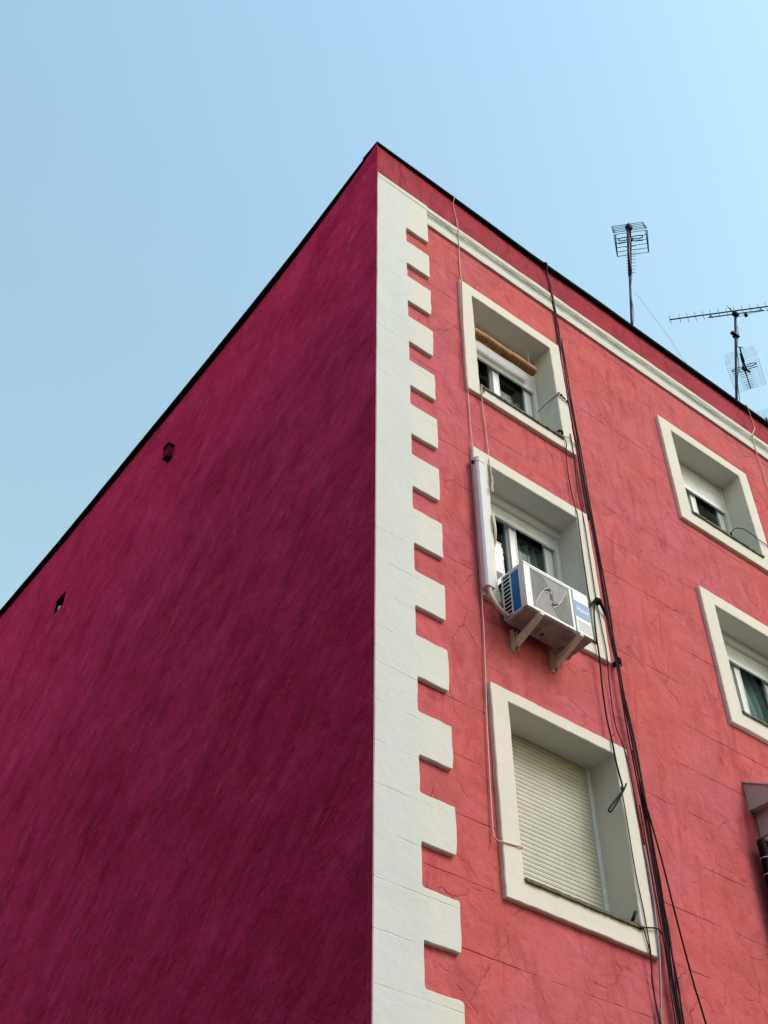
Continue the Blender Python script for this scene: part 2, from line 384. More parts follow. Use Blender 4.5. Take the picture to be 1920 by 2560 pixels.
# little stub of a blocked flue
part(boxes('stub_underside_shade', [(XS - 0.075, XS - 0.004, 4.385, 4.49, -1.951, -1.9455)], M['black']))  # black slab that paints the shaded underside of the stub
st = part(boxes('flue_stub', [(XS - 0.085, XS + 0.05, 4.375, 4.500, -1.945, -1.76)], M['stub'], bevel=0.006))
part(boxes('flue_cap', [(XS - 0.095, XS + 0.05, 4.372, 4.503, -1.758, -1.70)], M['coping'], bevel=0.004))
# cornice band with drip lip
bm = bmesh.new()
prism_x(bm, [(0.01, -1.155), (-0.030, -1.157), (-0.034, -1.10), (-0.030, -0.93), (-0.026, -0.895), (-0.040, -0.872), (-0.047, -0.83), (-0.040, -0.795), (-0.016, -0.772), (0.01, -0.772)], 0.762, XE, 90, 0.0025)
part(link('cornice', bm, M['cornice'])) 
# corner quoins: one toothed strip
def quoin():
    x0, xs_, xl = 0.0085, 0.430, 0.760
    pts = [(x0, GZ)]
    teeth = []
    zt = [-1.581 - 0.72 * k for k in range(20)]; hn = [.275, .25, .285, .31, .29, .30, .29, .31, .30, .33, .33, .335, .335] + [.33] * 7
    edge = []   # running down the right hand side
    edge.append((xl, -1.152))
    for k in range(19):
        if zt[k] - hn[k] < GZ + .3: break
        t, b = zt[k] + random.uniform(-.008, .008), zt[k] - hn[k] + random.uniform(-.01, .01)
        a = random.uniform(-.008, .008); r = 0.006 + 0.013 * min(1, k / 11) * random.uniform(.5, 1.4)
        edge += [(xl + a - .004, t + .012), (xl + a - .012, t + .002), (xl + a - .03, t)]
        for q in (0.75, 0.5, 0.25): edge.append((xs_ + (xl - xs_) * q, t + random.uniform(-.004, .004)))
        edge += [(xs_ + .006, t), (xs_ + random.uniform(-.004, .004), t - .01)]
        for q in (0.33, 0.66): edge.append((xs_ + random.uniform(-.004, .004), t + (b - t) * q))
        edge += [(xs_, b + r), (xs_ + r * .3, b + r * .3), (xs_ + r, b)]
        for q in (0.3, 0.6, 0.85): edge.append((xs_ + (xl - xs_) * q, b + random.uniform(-.005, .005)))
        edge += [(xl - r * .9, b), (xl - r * .25, b - r * .25), (xl + random.uniform(-.004, .004), b - r)]
        for q in (0.35, 0.7): edge.append((xl + random.uniform(-.006, .006), b + (zt[k + 1] - b) * q))
    edge.append((xs_, GZ))
    top = [(x0, -0.772), (xl, -0.772)]
    left = [(x0 + random.uniform(-.0025, .004), z) for z in [GZ + i * .25 for i in range(1, 59)]]
    return [(x0, GZ)] + left + top + edge
def shell(name, loop, yf, yb, mat, bev=0.007):
    """flat raised shape: front face at yf, sides running back to yb, edge softened"""
    bm = bmesh.new(); n = len(loop)
    def ring(y, off):
        vs_ = []
        for i in range(n):
            p, a, b = Vector(loop[i]), Vector(loop[i - 1]), Vector(loop[(i + 1) % n])
            d = ((p - a).normalized() if (p - a).length > 1e-9 else Vector((0, 0))) + ((b - p).normalized() if (b - p).length > 1e-9 else Vector((0, 0)))
            d = d.normalized() if d.length > 1e-9 else Vector((1, 0)); nn = Vector((d.y, -d.x))
            q = p + nn * off; vs_.append(bm.verts.new((q.x, y, q.y)))
        return vs_
    area = sum(loop[i - 1][0] * loop[i][1] - loop[i][0] * loop[i - 1][1] for i in range(n)) / 2
    sg = -1 if area > 0 else 1
    r0, r1, r2 = ring(yb, 0), ring(yf + bev, 0), ring(yf, sg * bev)
    for a, b in ((r0, r1), (r1, r2)):
        for k in range(n): bm.faces.new((a[k], a[(k + 1) % n], b[(k + 1) % n], b[k]))
    es = [bm.edges.get((r2[k], r2[(k + 1) % n])) for k in range(n)]
    bmesh.ops.triangle_fill(bm, use_beauty=True, edges=es)
    bmesh.ops.recalc_face_normals(bm, faces=bm.faces)
    return link(name, bm, mat)
part(shell('corner_quoin', quoin(), -0.040, 0.004, M['quoin']))
# drip lip and groove carried over the quoin head
bm = bmesh.new(); prism_x(bm, [(-0.036, -0.885), (-0.044, -0.870), (-0.050, -0.83), (-0.044, -0.795), (-0.034, -0.768)], 0.014, 0.764, 8, 0.002)
part(link('drip_lip', bm, M['cornice']))
# copings and roof
def wavy(P, step, j):
    out = []
    for p, q in zip(P, P[1:]):
        n = max(1, int((q[0] - p[0]) / step))
        for k in range(n):
            t = k / n; out.append(tuple(a + (b - a) * t + (random.uniform(-j, j) if 0 < i < 2 and (k or p is not P[0]) else 0) for i, (a, b) in enumerate(zip(p, q))))
    return out + [P[-1]]
def sweep(name, path, prof, mat):
    bm = bmesh.new(); rings = []
    for p in path: rings.append([bm.verts.new(prof(p, q)) for q in range(4)])
    for a, b in zip(rings, rings[1:]):
        for k in range(4): bm.faces.new((a[k], a[(k + 1) % 4], b[(k + 1) % 4], b[k]))
    bm.faces.new(rings[0]); bm.faces.new(rings[-1][::-1]); bmesh.ops.recalc_face_normals(bm, faces=bm.faces)
    return link(name, bm, mat)
part(sweep('front_coping', wavy(FRONT, 0.25, 0.004), lambda p, q: (p[0], (p[2], 0.25, 0.25, p[2])[q], p[1] + (-p[3], -p[3], 0.0, 0.0)[q]), M['coping']))
part(sweep('side_coping', wavy(SIDE, 0.3, 0.004), lambda p, q: ((-side_over(p[0]), 0.25, 0.25, -side_over(p[0]))[q], p[0] + (0.006 if p[0] < 0 else 0), p[1] - 0.001 + (-1, -1, 0, 0)[q] * min(0.055, 0.018 + 0.016 * max(0, p[0]))), M['coping']))
bm = bmesh.new(); rr = [[bm.verts.new((x, y, side_z(y) - 0.12)) for x in (0.2, XE)] for y, _ in SIDE if y > 0.2]
for a, b in zip(rr, rr[1:]): bm.faces.new((a[0], a[1], b[1], b[0]))
part(link('roof', bm, M['roof']))
boxes_end = [(XE - 0.01, XE + 0.02, 0.0, 16.0, GZ, -1.0)]
part(boxes('end_wall', boxes_end, M['side']))
part(boxes('rear_wall', [(0.02, XE - 0.02, 15.9, 16.0, GZ, -1.0)], M['side']))

# ---- windows
def rect_loop(x0, x1, z0, z1, n, jit, rc=0.0):
    """n points per side, uneven like hand-trowelled plaster"""
    L = []
    for (ax, az), (bx, bz) in (((x0, z0), (x1, z0)), ((x1, z0), (x1, z1)), ((x1, z1), (x0, z1)), ((x0, z1), (x0, z0))):
        for k in range(n):
            t = k / n; L.append((ax + (bx - ax) * t + random.uniform(-jit, jit), az + (bz - az) * t + random.uniform(-jit, jit)))
    return L
def surround(W_):
    bm = bmesh.new(); n = 26
    O = rect_loop(*W_[:4], n, 0.0032); I = rect_loop(*W_[4:], n, 0.0032)
    cxo, czo = (W_[0] + W_[1]) / 2, (W_[2] + W_[3]) / 2
    def sh(L, d):
        return [(x + (d if x < cxo else -d), z + (d if z < czo else -d)) for x, z in L]
    b = 0.007; yf = -0.045
    back = rect_loop(*W_[4:], n, 0.0)
    seq = [(O, 0.004), (O, yf + b), (sh(O, b), yf), (sh(I, -b), yf), (I, yf + b), (back, 0.05), (back, 0.34)]
    rings = [[bm.verts.new((x, y, z)) for x, z in L] for L, y in seq]
    N4 = 4 * n
    for a, c in zip(rings, rings[1:]):
        for k in range(N4): bm.faces.new((a[k], a[(k + 1) % N4], c[(k + 1) % N4], c[k]))
    bmesh.ops.recalc_face_normals(bm, faces=bm.faces)
    return part(link('window', bm, M['cream']))
def shutter(W_, zb, mat, par, ztop):
    """rolled-down slats: one ribbed sheet with a flat end rail"""
    bm = bmesh.new(); p = 0.042; z = ztop; prof = []
    while z - p > zb + 0.03:
        for t, d in ((0.0, 0.010), (0.08, 0.0), (0.5, -0.003), (0.92, 0.0)): prof.append((0.268 + d, z - t * p))
        z -= p
    prof += [(0.272, z), (0.262, z - 0.004), (0.262, zb), (0.285, zb)]
    rows = [[bm.verts.new((x, y, zz)) for x in (W_[4] + 0.03, W_[5] - 0.03)] for y, zz in prof]
    for a, b in zip(rows, rows[1:]): bm.faces.new((a[0], a[1], b[1], b[0]))
    o = link('roller_shutter', bm, mat, par)
    return o
def curtain(x0, x1, z0, z1, mat, par, name='curtain', y=0.425, amp=0.02, waves=6, lean=0.0):
    bm = bmesh.new(); n = 60; rows = []
    for i in range(n + 1):
        t = i / n; yy = y + amp * math.sin(t * waves * 6.283 + math.sin(t * 9) * .8)
        rows.append([bm.verts.new((x0 + (x1 - x0) * t + lean * (1 - q), yy + .02 * q, z0 + (z1 - z0) * q)) for q in (0, .5, 1)])
    for a, b in zip(rows, rows[1:]):
        for k in range(2): bm.faces.new((a[k], b[k], b[k + 1], a[k + 1])).smooth = True
    return link(name, bm, mat, par)
def build_window(W_, zb, lintel=0.0, shut=None, xm=None, inner=None):
    w_ = surround(W_); x0, x1, z0, z1 = W_[4:]
    boxes('guide_rail', [(x0, x0 + 0.035, 0.255, 0.345, z0, z1 - lintel)], M['pvc'], w_, 0.004)
    boxes('guide_rail', [(x1 - 0.048, x1, 0.255, 0.345, z0, z1 - lintel)], M['pvc'], w_, 0.004)
    if lintel: boxes('shutter_box', [(x0, x1, 0.215, 0.34, z1 - lintel, z1 - 0.002)], M['pvc'], w_, 0.004)
    shutter(W_, zb, shut or M['slat'], w_, z1 - lintel - 0.004)
    # two sliding sashes behind the shutter
    xm = xm or (x0 + x1) / 2; a, b = x0 + 0.036, x1 - 0.062
    zt, zl = z1 - lintel - 0.02, z0 + 0.02
    bm = bmesh.new()
    for (l, r, y, sl, sr) in ((a, xm + 0.035, 0.345, 0.06, 0.085), (xm - 0.045, b, 0.305, 0.085, 0.105)):
        box(bm, l, l + sl, y, y + 0.035, zl, zt); box(bm, r - sr, r, y, y + 0.035, zl, zt)
        box(bm, l + sl, r - sr, y, y + 0.035, zl, zl + 0.06); box(bm, l + sl, r - sr, y, y + 0.035, zt - 0.06, zt)
        for q in (l + sl, r - sr): box(bm, q - 0.006, q + 0.006, y - 0.006, y - 0.0005, zl + .06, zt - .06)
    box(bm, x0, x1, 0.30, 0.385, z0, z0 + 0.018); box(bm, x0, x1, 0.30, 0.385, z1 - lintel - 0.018, z1 - lintel - 0.003)
    link('sash_frame', bm, M['pvc'], w_, bevel=0.003)
    for (l, r, y) in ((a + 0.06, xm - 0.05, 0.362), (xm + 0.04, b - 0.105, 0.322)):
        boxes('pane', [(l - 0.01, r + 0.01, y, y + 0.006, zl + 0.05, zt - 0.05)], M['glass'], w_)
    # the dark room behind
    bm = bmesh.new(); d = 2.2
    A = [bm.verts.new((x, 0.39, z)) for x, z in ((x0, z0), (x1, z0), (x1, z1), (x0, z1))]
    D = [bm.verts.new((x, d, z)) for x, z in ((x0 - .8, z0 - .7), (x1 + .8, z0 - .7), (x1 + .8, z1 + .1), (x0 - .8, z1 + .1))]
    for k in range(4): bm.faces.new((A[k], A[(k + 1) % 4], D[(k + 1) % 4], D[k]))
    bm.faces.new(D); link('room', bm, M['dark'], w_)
    # sill tile with a chipped front edge
    bm = bmesh.new(); n = 40; row = []
    for i in range(n + 1):
        x = x0 + 0.004 + (x1 - x0 - 0.008) * i / n; y = -0.066 + random.uniform(-.004, .005); dz = random.uniform(-.003, .003)
        row.append([bm.verts.new(p) for p in ((x, 0.25, z0 + .012), (x, y, z0 + .004 + dz), (x, y, z0 - .022 + dz), (x, -0.04, z0 - .022 + dz), (x, -0.04, z0 + .001), (x, 0.25, z0 + .001))])
    for a_, b_ in zip(row, row[1:]):
        for k in range(6): bm.faces.new((a_[k], a_[(k + 1) % 6], b_[(k + 1) % 6], b_[k]))
    bm.faces.new(row[0][::-1]); bm.faces.new(row[-1]); bmesh.ops.recalc_face_normals(bm, faces=bm.faces)
    link('sill', bm, M['sill'], w_)
    return w_
w0 = build_window(WIN[0], -2.69, 0.0); w0['label'] = 'top window of the near column, reed blind under its head'
curtain(2.05, 2.5, -3.7, -2.80, M['curtain'], w0, waves=4)
curtain(1.43, 1.83, -3.7, -2.83, M['reflection'], w0, 'reflection_sheet', 0.40, 0.003, 1)  # pale sheets put behind the panes as their light-blue reflection
curtain(2.03, 2.14, -3.7, -2.92, M['reflection'], w0, 'reflection_sheet', 0.37, 0.003, 1)
w1 = build_window(WIN[1], -5.24, 0.085); w1['label'] = 'middle window of the near column behind the air conditioner'
curtain(1.98, 2.56, -6.6, -5.2, M['curtain'], w1, waves=5, amp=0.028, lean=0.15)
w2 = build_window(WIN[2], -9.44, 0.0, M['slat_cream']); w2['label'] = 'lowest window of the near column with cream shutter closed'
w3 = build_window(WIN[3], -2.61, 0.0); w3['label'] = 'top window of the far column'
curtain(5.36, 5.9, -3.55, -2.72, M['curtain'], w3, waves=3)
w4 = build_window(WIN[4], -5.39, 0.085); w4['label'] = 'lower window of the far column with long curtain'
curtain(5.22, 5.88, -6.46, -5.2, M['curtain'], w4, waves=4, amp=0.03, lean=0.25)
boxes('shutter_rail', [(1.40, 2.45, 0.02, 0.05, -9.452, -9.435)], M['sill'], w2)

# ---- enclosed balcony with sloped canopy, at the right edge
bm = bmesh.new()
prism_x(bm, [(0.0, -7.405), (-0.50, -7.70), (-0.50, -7.735), (0.0, -7.705)], 4.475, 7.4)
bal = part(link('balcony_enclosure', bm, M['panel']))
bm = bmesh.new(); prism_x(bm, [(0.0, -7.388), (-0.52, -7.694), (-0.52, -7.708), (0.0, -7.402)], 4.462, 7.42); link('canopy_flashing', bm, M['cornice'], bal)
boxes('side_panel', [(4.556, 7.3, -0.40, 0.0, -7.965, -7.712)], M['panel'], bal, 0.006)
boxes('side_panel', [(4.558, 7.3, -0.398, 0.0, -10.6, -7.975)], M['panel'], bal, 0.006)

# ------------------------------------------------------------------ brick house added out of view on the left to shade the side wall
NB = empty('shading_house', (-12.0, -12.0, GZ)); tag(NB, 'unseen dark brick house added to shade the side wall, left of the viewpoint', 'building')
def nb(o):
    if o.parent is None: o.parent = NB
    o.matrix_parent_inverse = Matrix.Translation((12, 12, -GZ)); return o
NX, NT = -8.5, -1.0
nb(boxes('shading_house_wall', [(-17.0, NX, -28.0, 7.6, GZ, NT)], M['brick']))
nb(boxes('cornice', [(-17.15, NX + .15, -28.15, 7.75, NT + .002, NT + .25)], M['panel'], bevel=0.03))
nb(boxes('roof', [(-17.0, NX, -28.0, 7.6, NT + .252, NT + .30)], M['roof']))  # roof of the added shading house
for fl in range(4):
    for k in range(9):
        y = -26.5 + k * 3.9; z = GZ + 1.2 + fl * 3.0
        wn = nb(boxes('window', [(NX + .002, NX + .05, y - .62, y - .52, z, z + 1.5), (NX + .002, NX + .05, y + .52, y + .62, z, z + 1.5), (NX + .002, NX + .05, y - .52, y + .52, z, z + .1), (NX + .002, NX + .05, y - .52, y + .52, z + 1.4, z + 1.5), (NX + .002, NX + .04, y - .03, y + .03, z + .1, z + 1.4)], M['pvc']))
        boxes('pane', [(NX + .004, NX + .016, y - .52, y + .52, z + .1, z + 1.4)], M['black'], wn)

# ------------------------------------------------------------------ reed blind rolled up under the top window head
bl = empty('rolled_blind', (1.945, 0.12, -2.47)); tag(bl, 'rolled brown reed blind hanging under the head of the top near window', 'blind')
def child(o, par):
    o.parent = par; o.matrix_parent_inverse = Matrix.Translation(-Vector(par.location)); return o
bm = bmesh.new()
tube(bm, [(1.395 + i * .107, 0.13 + random.uniform(-.004, .004), -2.495 + random.uniform(-.004, .004)) for i in range(11)], 0.060, 22, 2)
child(link('reed_roll', bm, M['bamboo']), bl)
for i in range(7):
    bm = bmesh.new(); x = 1.43 + i * 0.155 + random.uniform(-.02, .02)
    tube(bm, [(x + .01 * math.sin(a), 0.13 + .061 * math.cos(a), -2.495 + .061 * math.sin(a)) for a in [k * 6.283 / 18 for k in range(19)]], 0.0015, 5, 0, cap=False)
    child(link('binding_string', bm, M['rope']), bl)
for x in (1.5, 2.4): child(tubes('hanging_cord', [([(x, 0.13, -2.10), (x, 0.13, -2.44)], 0.004)], M['rope']), bl)
tag(tubes('blind_cord', [([(1.565, 0.21, -2.70), (1.61, 0.22, -3.0)], 0.006), ], M['rope']), 'short slack pull cord hanging at the left of the top near window', 'cord')

# ------------------------------------------------------------------ air conditioner
X0, WD, YF, DP, Z0, HT = 1.406, 0.786, -0.362, 0.288, -7.040, 0.535
ac = empty('air_conditioner', (X0 + WD / 2, -0.22, Z0)); tag(ac, 'white outdoor air conditioner with grey fan guard on brackets below the middle window', 'air conditioner')
X1, YB, Z1 = X0 + WD, YF + DP, Z0 + HT
bm = bmesh.new()
box(bm, X0 + .004, X1, YF + .012, YB, Z0 + .02, Z1 - .004)
casing = child(link('casing', bm, M['ac'], bevel=0.012), ac)
child(boxes('top_cover', [(X0 - .002, X1 + .003, YF - .002, YB + .004, Z1 - .03, Z1)], M['ac'], bevel=0.008), ac)
child(boxes('base_pan', [(X0 + .006, X1 - .004, YF + .014, YB - .004, Z0, Z0 + .019), (X0 + .30, X0 + .33, YF + .04, YB - .03, Z0 - .006, Z0 - .0005), (X0 + .42, X0 + .60, YF + .05, YF + .07, Z0 - .007, Z0 - .0005),
                         (X1 - .17, X1 - .02, YB - .06, YB + .055, Z0 - .014, Z0 - .0005), (X1 - .12, X1 - .01, YB - .02, YB + .03, Z0 - .02, Z0 - .015)], M['pan'], bevel=0.004), ac)
bm = bmesh.new(); tube(bm, [(X0 + .36, YB - .08, Z0 + .002), (X0 + .36, YB - .08, Z0 - .004)], 0.014, 16, 0); child(link('drain_hole', bm, M['black']), ac)
# front frame and fan guard
gx0, gx1, gz0, gz1 = X0 + .075, X0 + .552, Z0 + .040, Z1 - .045
bm = bmesh.new()
for b in ((X0, gx0, YF, YF + .014, Z0 + .012, Z1 - .03), (gx1, X0 + .580, YF, YF + .014, Z0 + .012, Z1 - .03), (gx0, gx1, YF, YF + .014, Z0 + .012, gz0), (gx0, gx1, YF, YF + .014, gz1, Z1 - .03)): box(bm, *b)
child(link('front_frame', bm, M['ac'], bevel=0.003), ac)
child(boxes('front_panel', [(X0 + .592, X1, YF - .006, YF + .014, Z0 + .012, Z1 - .03)], M['ac'], bevel=0.005), ac)
gl = child(boxes('fan_guard', [(gx0 + .001, gx1 - .001, YF + .006, YF + .0115, gz0 + .001, gz1 - .001)], M['acgrey']), ac)
GWd, GHt = gx1 - gx0, gz1 - gz0
def gp(u, v, y=0.0): return (gx0 + u * GWd, YF + .0045 + y, gz0 + v * GHt)
def arc(pts, n=14):
    P = smooth_path([(a, b, 0) for a, b in pts], n); return [(p.x, p.y) for p in P]
mirror = lambda L: [(1 - u, 1 - v) for u, v in L]
armA = arc([(0.07, 0.045), (0.09, 0.15), (0.142, 0.265), (0.215, 0.42), (0.30, 0.55), (0.385, 0.67), (0.47, 0.747)])
head = arc([(0.47, 0.747), (0.556, 0.69), (0.585, 0.57), (0.565, 0.47), (0.60, 0.425), (0.70, 0.46)])
inner = arc([(0.30, 0.55), (0.40, 0.585), (0.44, 0.54), (0.435, 0.45)])
child(tubes('guard_rim', [([gp(*q) for q in L], 0.0034) for L in (armA, mirror(armA))] + [([gp(*q) for q in L], 0.0028) for L in (head, mirror(head))], M['rim'], sub=0), gl)
for i in range(26):   # spokes fanning to the left edge and top-left corner, and their mirror
    t = i / 25
    e = (0.004, 0.10 + 1.25 * t) if t < 0.70 else ((t - 0.70) * 0.9 + .004, 0.99)
    s_ = armA[int((0.22 + 0.78 * t) * (len(armA) - 1))]
    L0 = [s_, ((s_[0] + e[0]) / 2 + 0.01, (s_[1] + e[1]) / 2 + 0.03), e]
    for L in (L0, mirror(L0)):
        bm = bmesh.new(); tube(bm, [gp(*q) for q in L], 0.0019, 4, 4); child(link('guard_wire', bm, M['wire']), gl)
bm = bmesh.new()
T = []
for i in range(9):   # dark slots of the hub swirl
    t = i / 8; T.append(((0.335 + .15 * t, 0.575 + .055 * math.sin(t * 2.2)), (0.365 + .135 * t, 0.635 + .085 * t)))
for a_, b_ in T + [mirror(q) for q in T] + [((0.462, v), (0.545, v - .012)) for v in (0.44, 0.475, 0.51, 0.545, 0.58)]:
    tube(bm, [gp(*a_), gp(*b_)], 0.0021, 5, 0)
child(link('hub_slot', bm, M['black']), gl)
# louvred side with blue coil film
child(boxes('coil_film', [(X0 - .002, X0 + .003, YF + .070, YF + .165, Z0 + .045, Z1 - .05)], M['blue']), ac)
child(boxes('side_vent', [(X0 - .001, X0 + .003, YF + .182, YB - .018, Z0 + .035, Z1 - .04)], M['black']), ac)
bm = bmesh.new()
for i in range(11):
    z = Z0 + .045 + i * 0.0465; box(bm, X0 - .007, X0 - .001, YF + .178, YB - .012, z - .006, z + .006)
box(bm, X0 - .006, X0 + .002, YF + .168, YF + .182, Z0 + .02, Z1 - .03); box(bm, X0 - .006, X0 + .002, YB - .018, YB, Z0 + .02, Z1 - .03)
box(bm, X0 - .005, X0 + .002, YF + .012, YF + .068, Z0 + .02, Z1 - .03)
child(link('side_louvre', bm, M['ac'], bevel=0.002), ac)
bd = child(boxes('badge', [(X0 + .600, X1 - .010, YF - .0085, YF - .0055, Z0 + .205, Z0 + .385)], M['badge']), ac)
cu = bpy.data.curves.new('lettering', 'FONT'); cu.body = 'Haier'; cu.size = 0.080; cu.extrude = 0.0006; cu.offset = 0.0012; cu.align_x = 'CENTER'; cu.align_y = 'CENTER'
to = bpy.data.objects.new('tmp', cu); C.objects.link(to); bpy.context.view_layer.update()
tm = bpy.data.meshes.new_from_object(to.evaluated_get(bpy.context.evaluated_depsgraph_get())); bpy.data.objects.remove(to)
lt = bpy.data.objects.new('lettering', tm); C.objects.link(lt); tm.materials.clear(); tm.materials.append(M['pvc'])
tm.transform(Matrix.Translation((X0 + .693, YF - .0093, Z0 + .295)) @ Matrix.Rotation(R(90), 4, 'X') @ Matrix.Scale(0.86, 4, (1, 0, 0)))
lt.parent = bd
child(boxes('panel_slot', [(X0 + .612, X1 - .012, YF - .0075, YF - .0055, Z0 + .045 + i * .021, Z0 + .049 + i * .021) for i in range(6)], M['acgrey']), ac)
# the two wall brackets
for bx in (X0 + .115, X0 + .585):
    br = child(boxes('bracket', [(bx, bx + .050, -0.012, 0.0, Z0 - .205, Z0 + .02), (bx, bx + .004, -0.05, -0.0125, Z0 - .205, Z0 + .01), (bx + .046, bx + .050, -0.05, -0.0125, Z0 - .205, Z0 + .01)], M['brk']), ac)
    bm = bmesh.new()   # tapering channel arm
    prof = [(-0.392, Z0 - .008), (-0.392, Z0 - .048), (-0.052, Z0 - .180), (-0.052, Z0 - .105)]
    prism_x(bm, prof, bx + .003, bx + .047); child(link('bracket_arm', bm, M['brk'], bevel=0.003), ac)

# white trunking up the window frame, hose and boxes
tk = empty('cable_trunking', (1.235, -0.07, -6.75)); tag(tk, 'white plastic trunking up the left of the middle near window', 'trunking')
bm = bmesh.new(); prof = [(1.186, -0.046), (1.186, -0.098), (1.204, -0.118), (1.276, -0.118), (1.288, -0.106), (1.288, -0.046)]
lo, hi = [[bm.verts.new((x, y, z)) for x, y in prof] for z in (-6.735, -5.10)]
for k in range(6): bm.faces.new((lo[k], lo[(k + 1) % 6], hi[(k + 1) % 6], hi[k]))
bm.faces.new(lo[::-1]); bm.faces.new(hi); bmesh.ops.recalc_face_normals(bm, faces=bm.faces)
child(link('duct_body', bm, M['duct'], bevel=0.003), tk)
bm = bmesh.new(); prof2 = [(1.182, -0.046), (1.182, -0.100), (1.202, -0.122), (1.278, -0.122), (1.292, -0.108), (1.292, -0.046)]
lo, mi, hi = [[bm.verts.new((x, y, z)) for x, y in pr] for pr, z in ((prof2, -5.115), (prof2, -5.055), ([(1.19, -.046), (1.19, -.06), (1.205, -.075), (1.272, -.075), (1.284, -.066), (1.284, -.046)], -5.03))]
for a, b in ((lo, mi), (mi, hi)):
    for k in range(6): bm.faces.new((a[k], a[(k + 1) % 6], b[(k + 1) % 6], b[k]))
bm.faces.new(lo[::-1]); bm.faces.new(hi); bmesh.ops.recalc_face_normals(bm, faces=bm.faces)
child(link('end_cap', bm, M['duct'], bevel=0.003), tk)
child(boxes('clip', [(1.165, 1.184, -0.075, -0.05, -5.13, -5.09)], M['black'], bevel=0.003), tk)
tag(tubes('coolant_hose', [([(1.235, -0.085, -6.70), (1.24, -0.09, -6.80), (1.275, -0.10, -6.89), (1.335, -0.105, -6.95), (1.40, -0.11, -6.98), (1.43, -0.12, -6.985)], 0.022)], M['hose']),
    'cream coolant hose curving from the white trunking into the air conditioner', 'hose')
tag(tubes('drain_hose', [([(1.43, 0.02, -5.62), (1.40, -0.04, -5.68), (1.385, -0.068, -5.78), (1.395, -0.065, -5.92), (1.42, -0.02, -6.02), (1.45, 0.05, -6.06)], 0.014)], M['hose']),
    'thin cream hose looping over the left jamb of the middle near window', 'hose')
tag(boxes('junction_box', [(1.405, 1.545, 0.02, 0.16, -6.33, -5.95), (1.40, 1.55, 0.015, 0.165, -5.955, -5.93)], M['ac'], bevel=0.012),
    'white plastic box in the left corner of the middle near window', 'box')
tag(boxes('pipe_sleeve', [(1.40, 1.50, -0.10, -0.02, -6.62, -6.56)], M['black'], bevel=0.02), 'black pipe sleeve behind the air conditioner beside the white trunking', 'sleeve')

# ------------------------------------------------------------------ cables and cords
def cable(name, pts, r, mat, label, cat='cable', group=None, wob=0.0, sub=6):
    P = smooth_path(pts, sub) if sub else [Vector(p) for p in pts]
    P = [p + Vector((wob * math.sin(i * .37 + len(pts)) , wob * .5 * math.cos(i * .29), 0)) for i, p in enumerate(P)]
    bm = bmesh.new(); tube(bm, P, r, 8, 0)
    return tag(link(name, bm, M[mat]), label, cat, group)
GB = 'black cables bundled down the street wall'; LB = 'black cable in the tight bundle hanging between the two window columns'
trunk = [(2.735, .05, -0.165), (2.745, -.080, -0.190), (2.770, -.078, -0.245), (2.806, -0.035, -0.324), (2.822, -0.028, -0.459), (2.830, -0.028, -0.603), (2.819, -0.045, -0.775), (2.808, -0.056, -0.884), (2.822, -0.045, -0.950), (2.826, -0.045, -1.048), (2.830, -0.042, -1.145), (2.848, -0.030, -1.202), (2.860, -0.018, -1.319), (2.860, -0.018, -1.489), (2.848, -0.025, -1.678), (2.828, -0.045, -1.88), (2.820, -0.05, -2.03), (2.812, -.05, -2.46), (2.815, -.05, -2.9), (2.822, -.05, -3.5),
         (2.818, -.055, -3.9), (2.822, -.055, -4.64), (2.829, -.06, -5.4), (2.829, -.06, -5.8), (2.822, -.06, -6.46), (2.836, -.06, -6.84), (2.843, -.06, -7.2), (2.857, -.06, -7.66), (2.866, -.06, -8.3), (2.870, -.06, -8.96), (2.872, -.06, -9.4), (2.863, -.06, -9.7), (2.862, -.06, -10.16), (2.86, -.06, -12.0), (2.86, -.06, -14.5)]
def shift(P, dx, dy, k0=0, k1=None): return [(x + dx(i), y + dy, z) for i, (x, y, z) in enumerate(P)][k0:k1]
cable('cable', trunk, 0.0085, 'cable', LB, group=GB, wob=0.004)
cable('cable', shift(trunk, lambda i: 0.018 + .007 * math.sin(i * 1.9), -0.006, 14), 0.0065, 'cable', LB, group=GB, wob=0.004)
cable('cable', shift(trunk, lambda i: -0.016 + .006 * math.sin(i * 1.3 + 1), 0.004, 20), 0.0065, 'cable', LB, group=GB, wob=0.004)
cable('cable', shift(trunk, lambda i: 0.034 + .010 * math.sin(i * 2.3 + 2), -0.004, 26), 0.0058, 'cable', LB, group=GB, wob=0.005)
cable('cable', shift(trunk, lambda i: -0.034 + .008 * math.sin(i * 1.7), 0.010, 28), 0.0055, 'cable', LB, group=GB, wob=0.004)
cable('cable', [(2.725, .05, -.17), (2.735, -.080, -0.20), (2.765, -.075, -0.26), (2.798, -0.030, -0.345), (2.814, -0.025, -0.599), (2.803, -0.052, -0.816), (2.812, -0.052, -0.921), (2.811, -0.042, -1.081), (2.828, -0.028, -1.165), (2.833, -0.018, -1.380), (2.830, -0.018, -1.588), (2.817, -0.028, -1.812), (2.800, -0.045, -1.942), (2.789, -.03, -2.234), (2.785, -.035, -2.672), (2.784, -.04, -2.970), (2.79, -.04, -3.129), (2.79, -.045, -3.524), (2.795, -.05, -3.743), (2.79, -.045, -4.3), (2.795, -.045, -4.9)], 0.011, 'purple',
      'wall-shade purple cable hugging the right edge of the top near window frame')  # strand coloured like the wall shadow next to it
cable('cable', [(2.829, -.062, -5.35), (2.842, -.07, -5.56), (2.850, -.07, -5.97), (2.850, -.07, -6.24), (2.838, -.07, -6.46), (2.834, -.065, -6.70)], 0.007, 'cable', 'short black cable bowing out of the bundle beside the air conditioner')
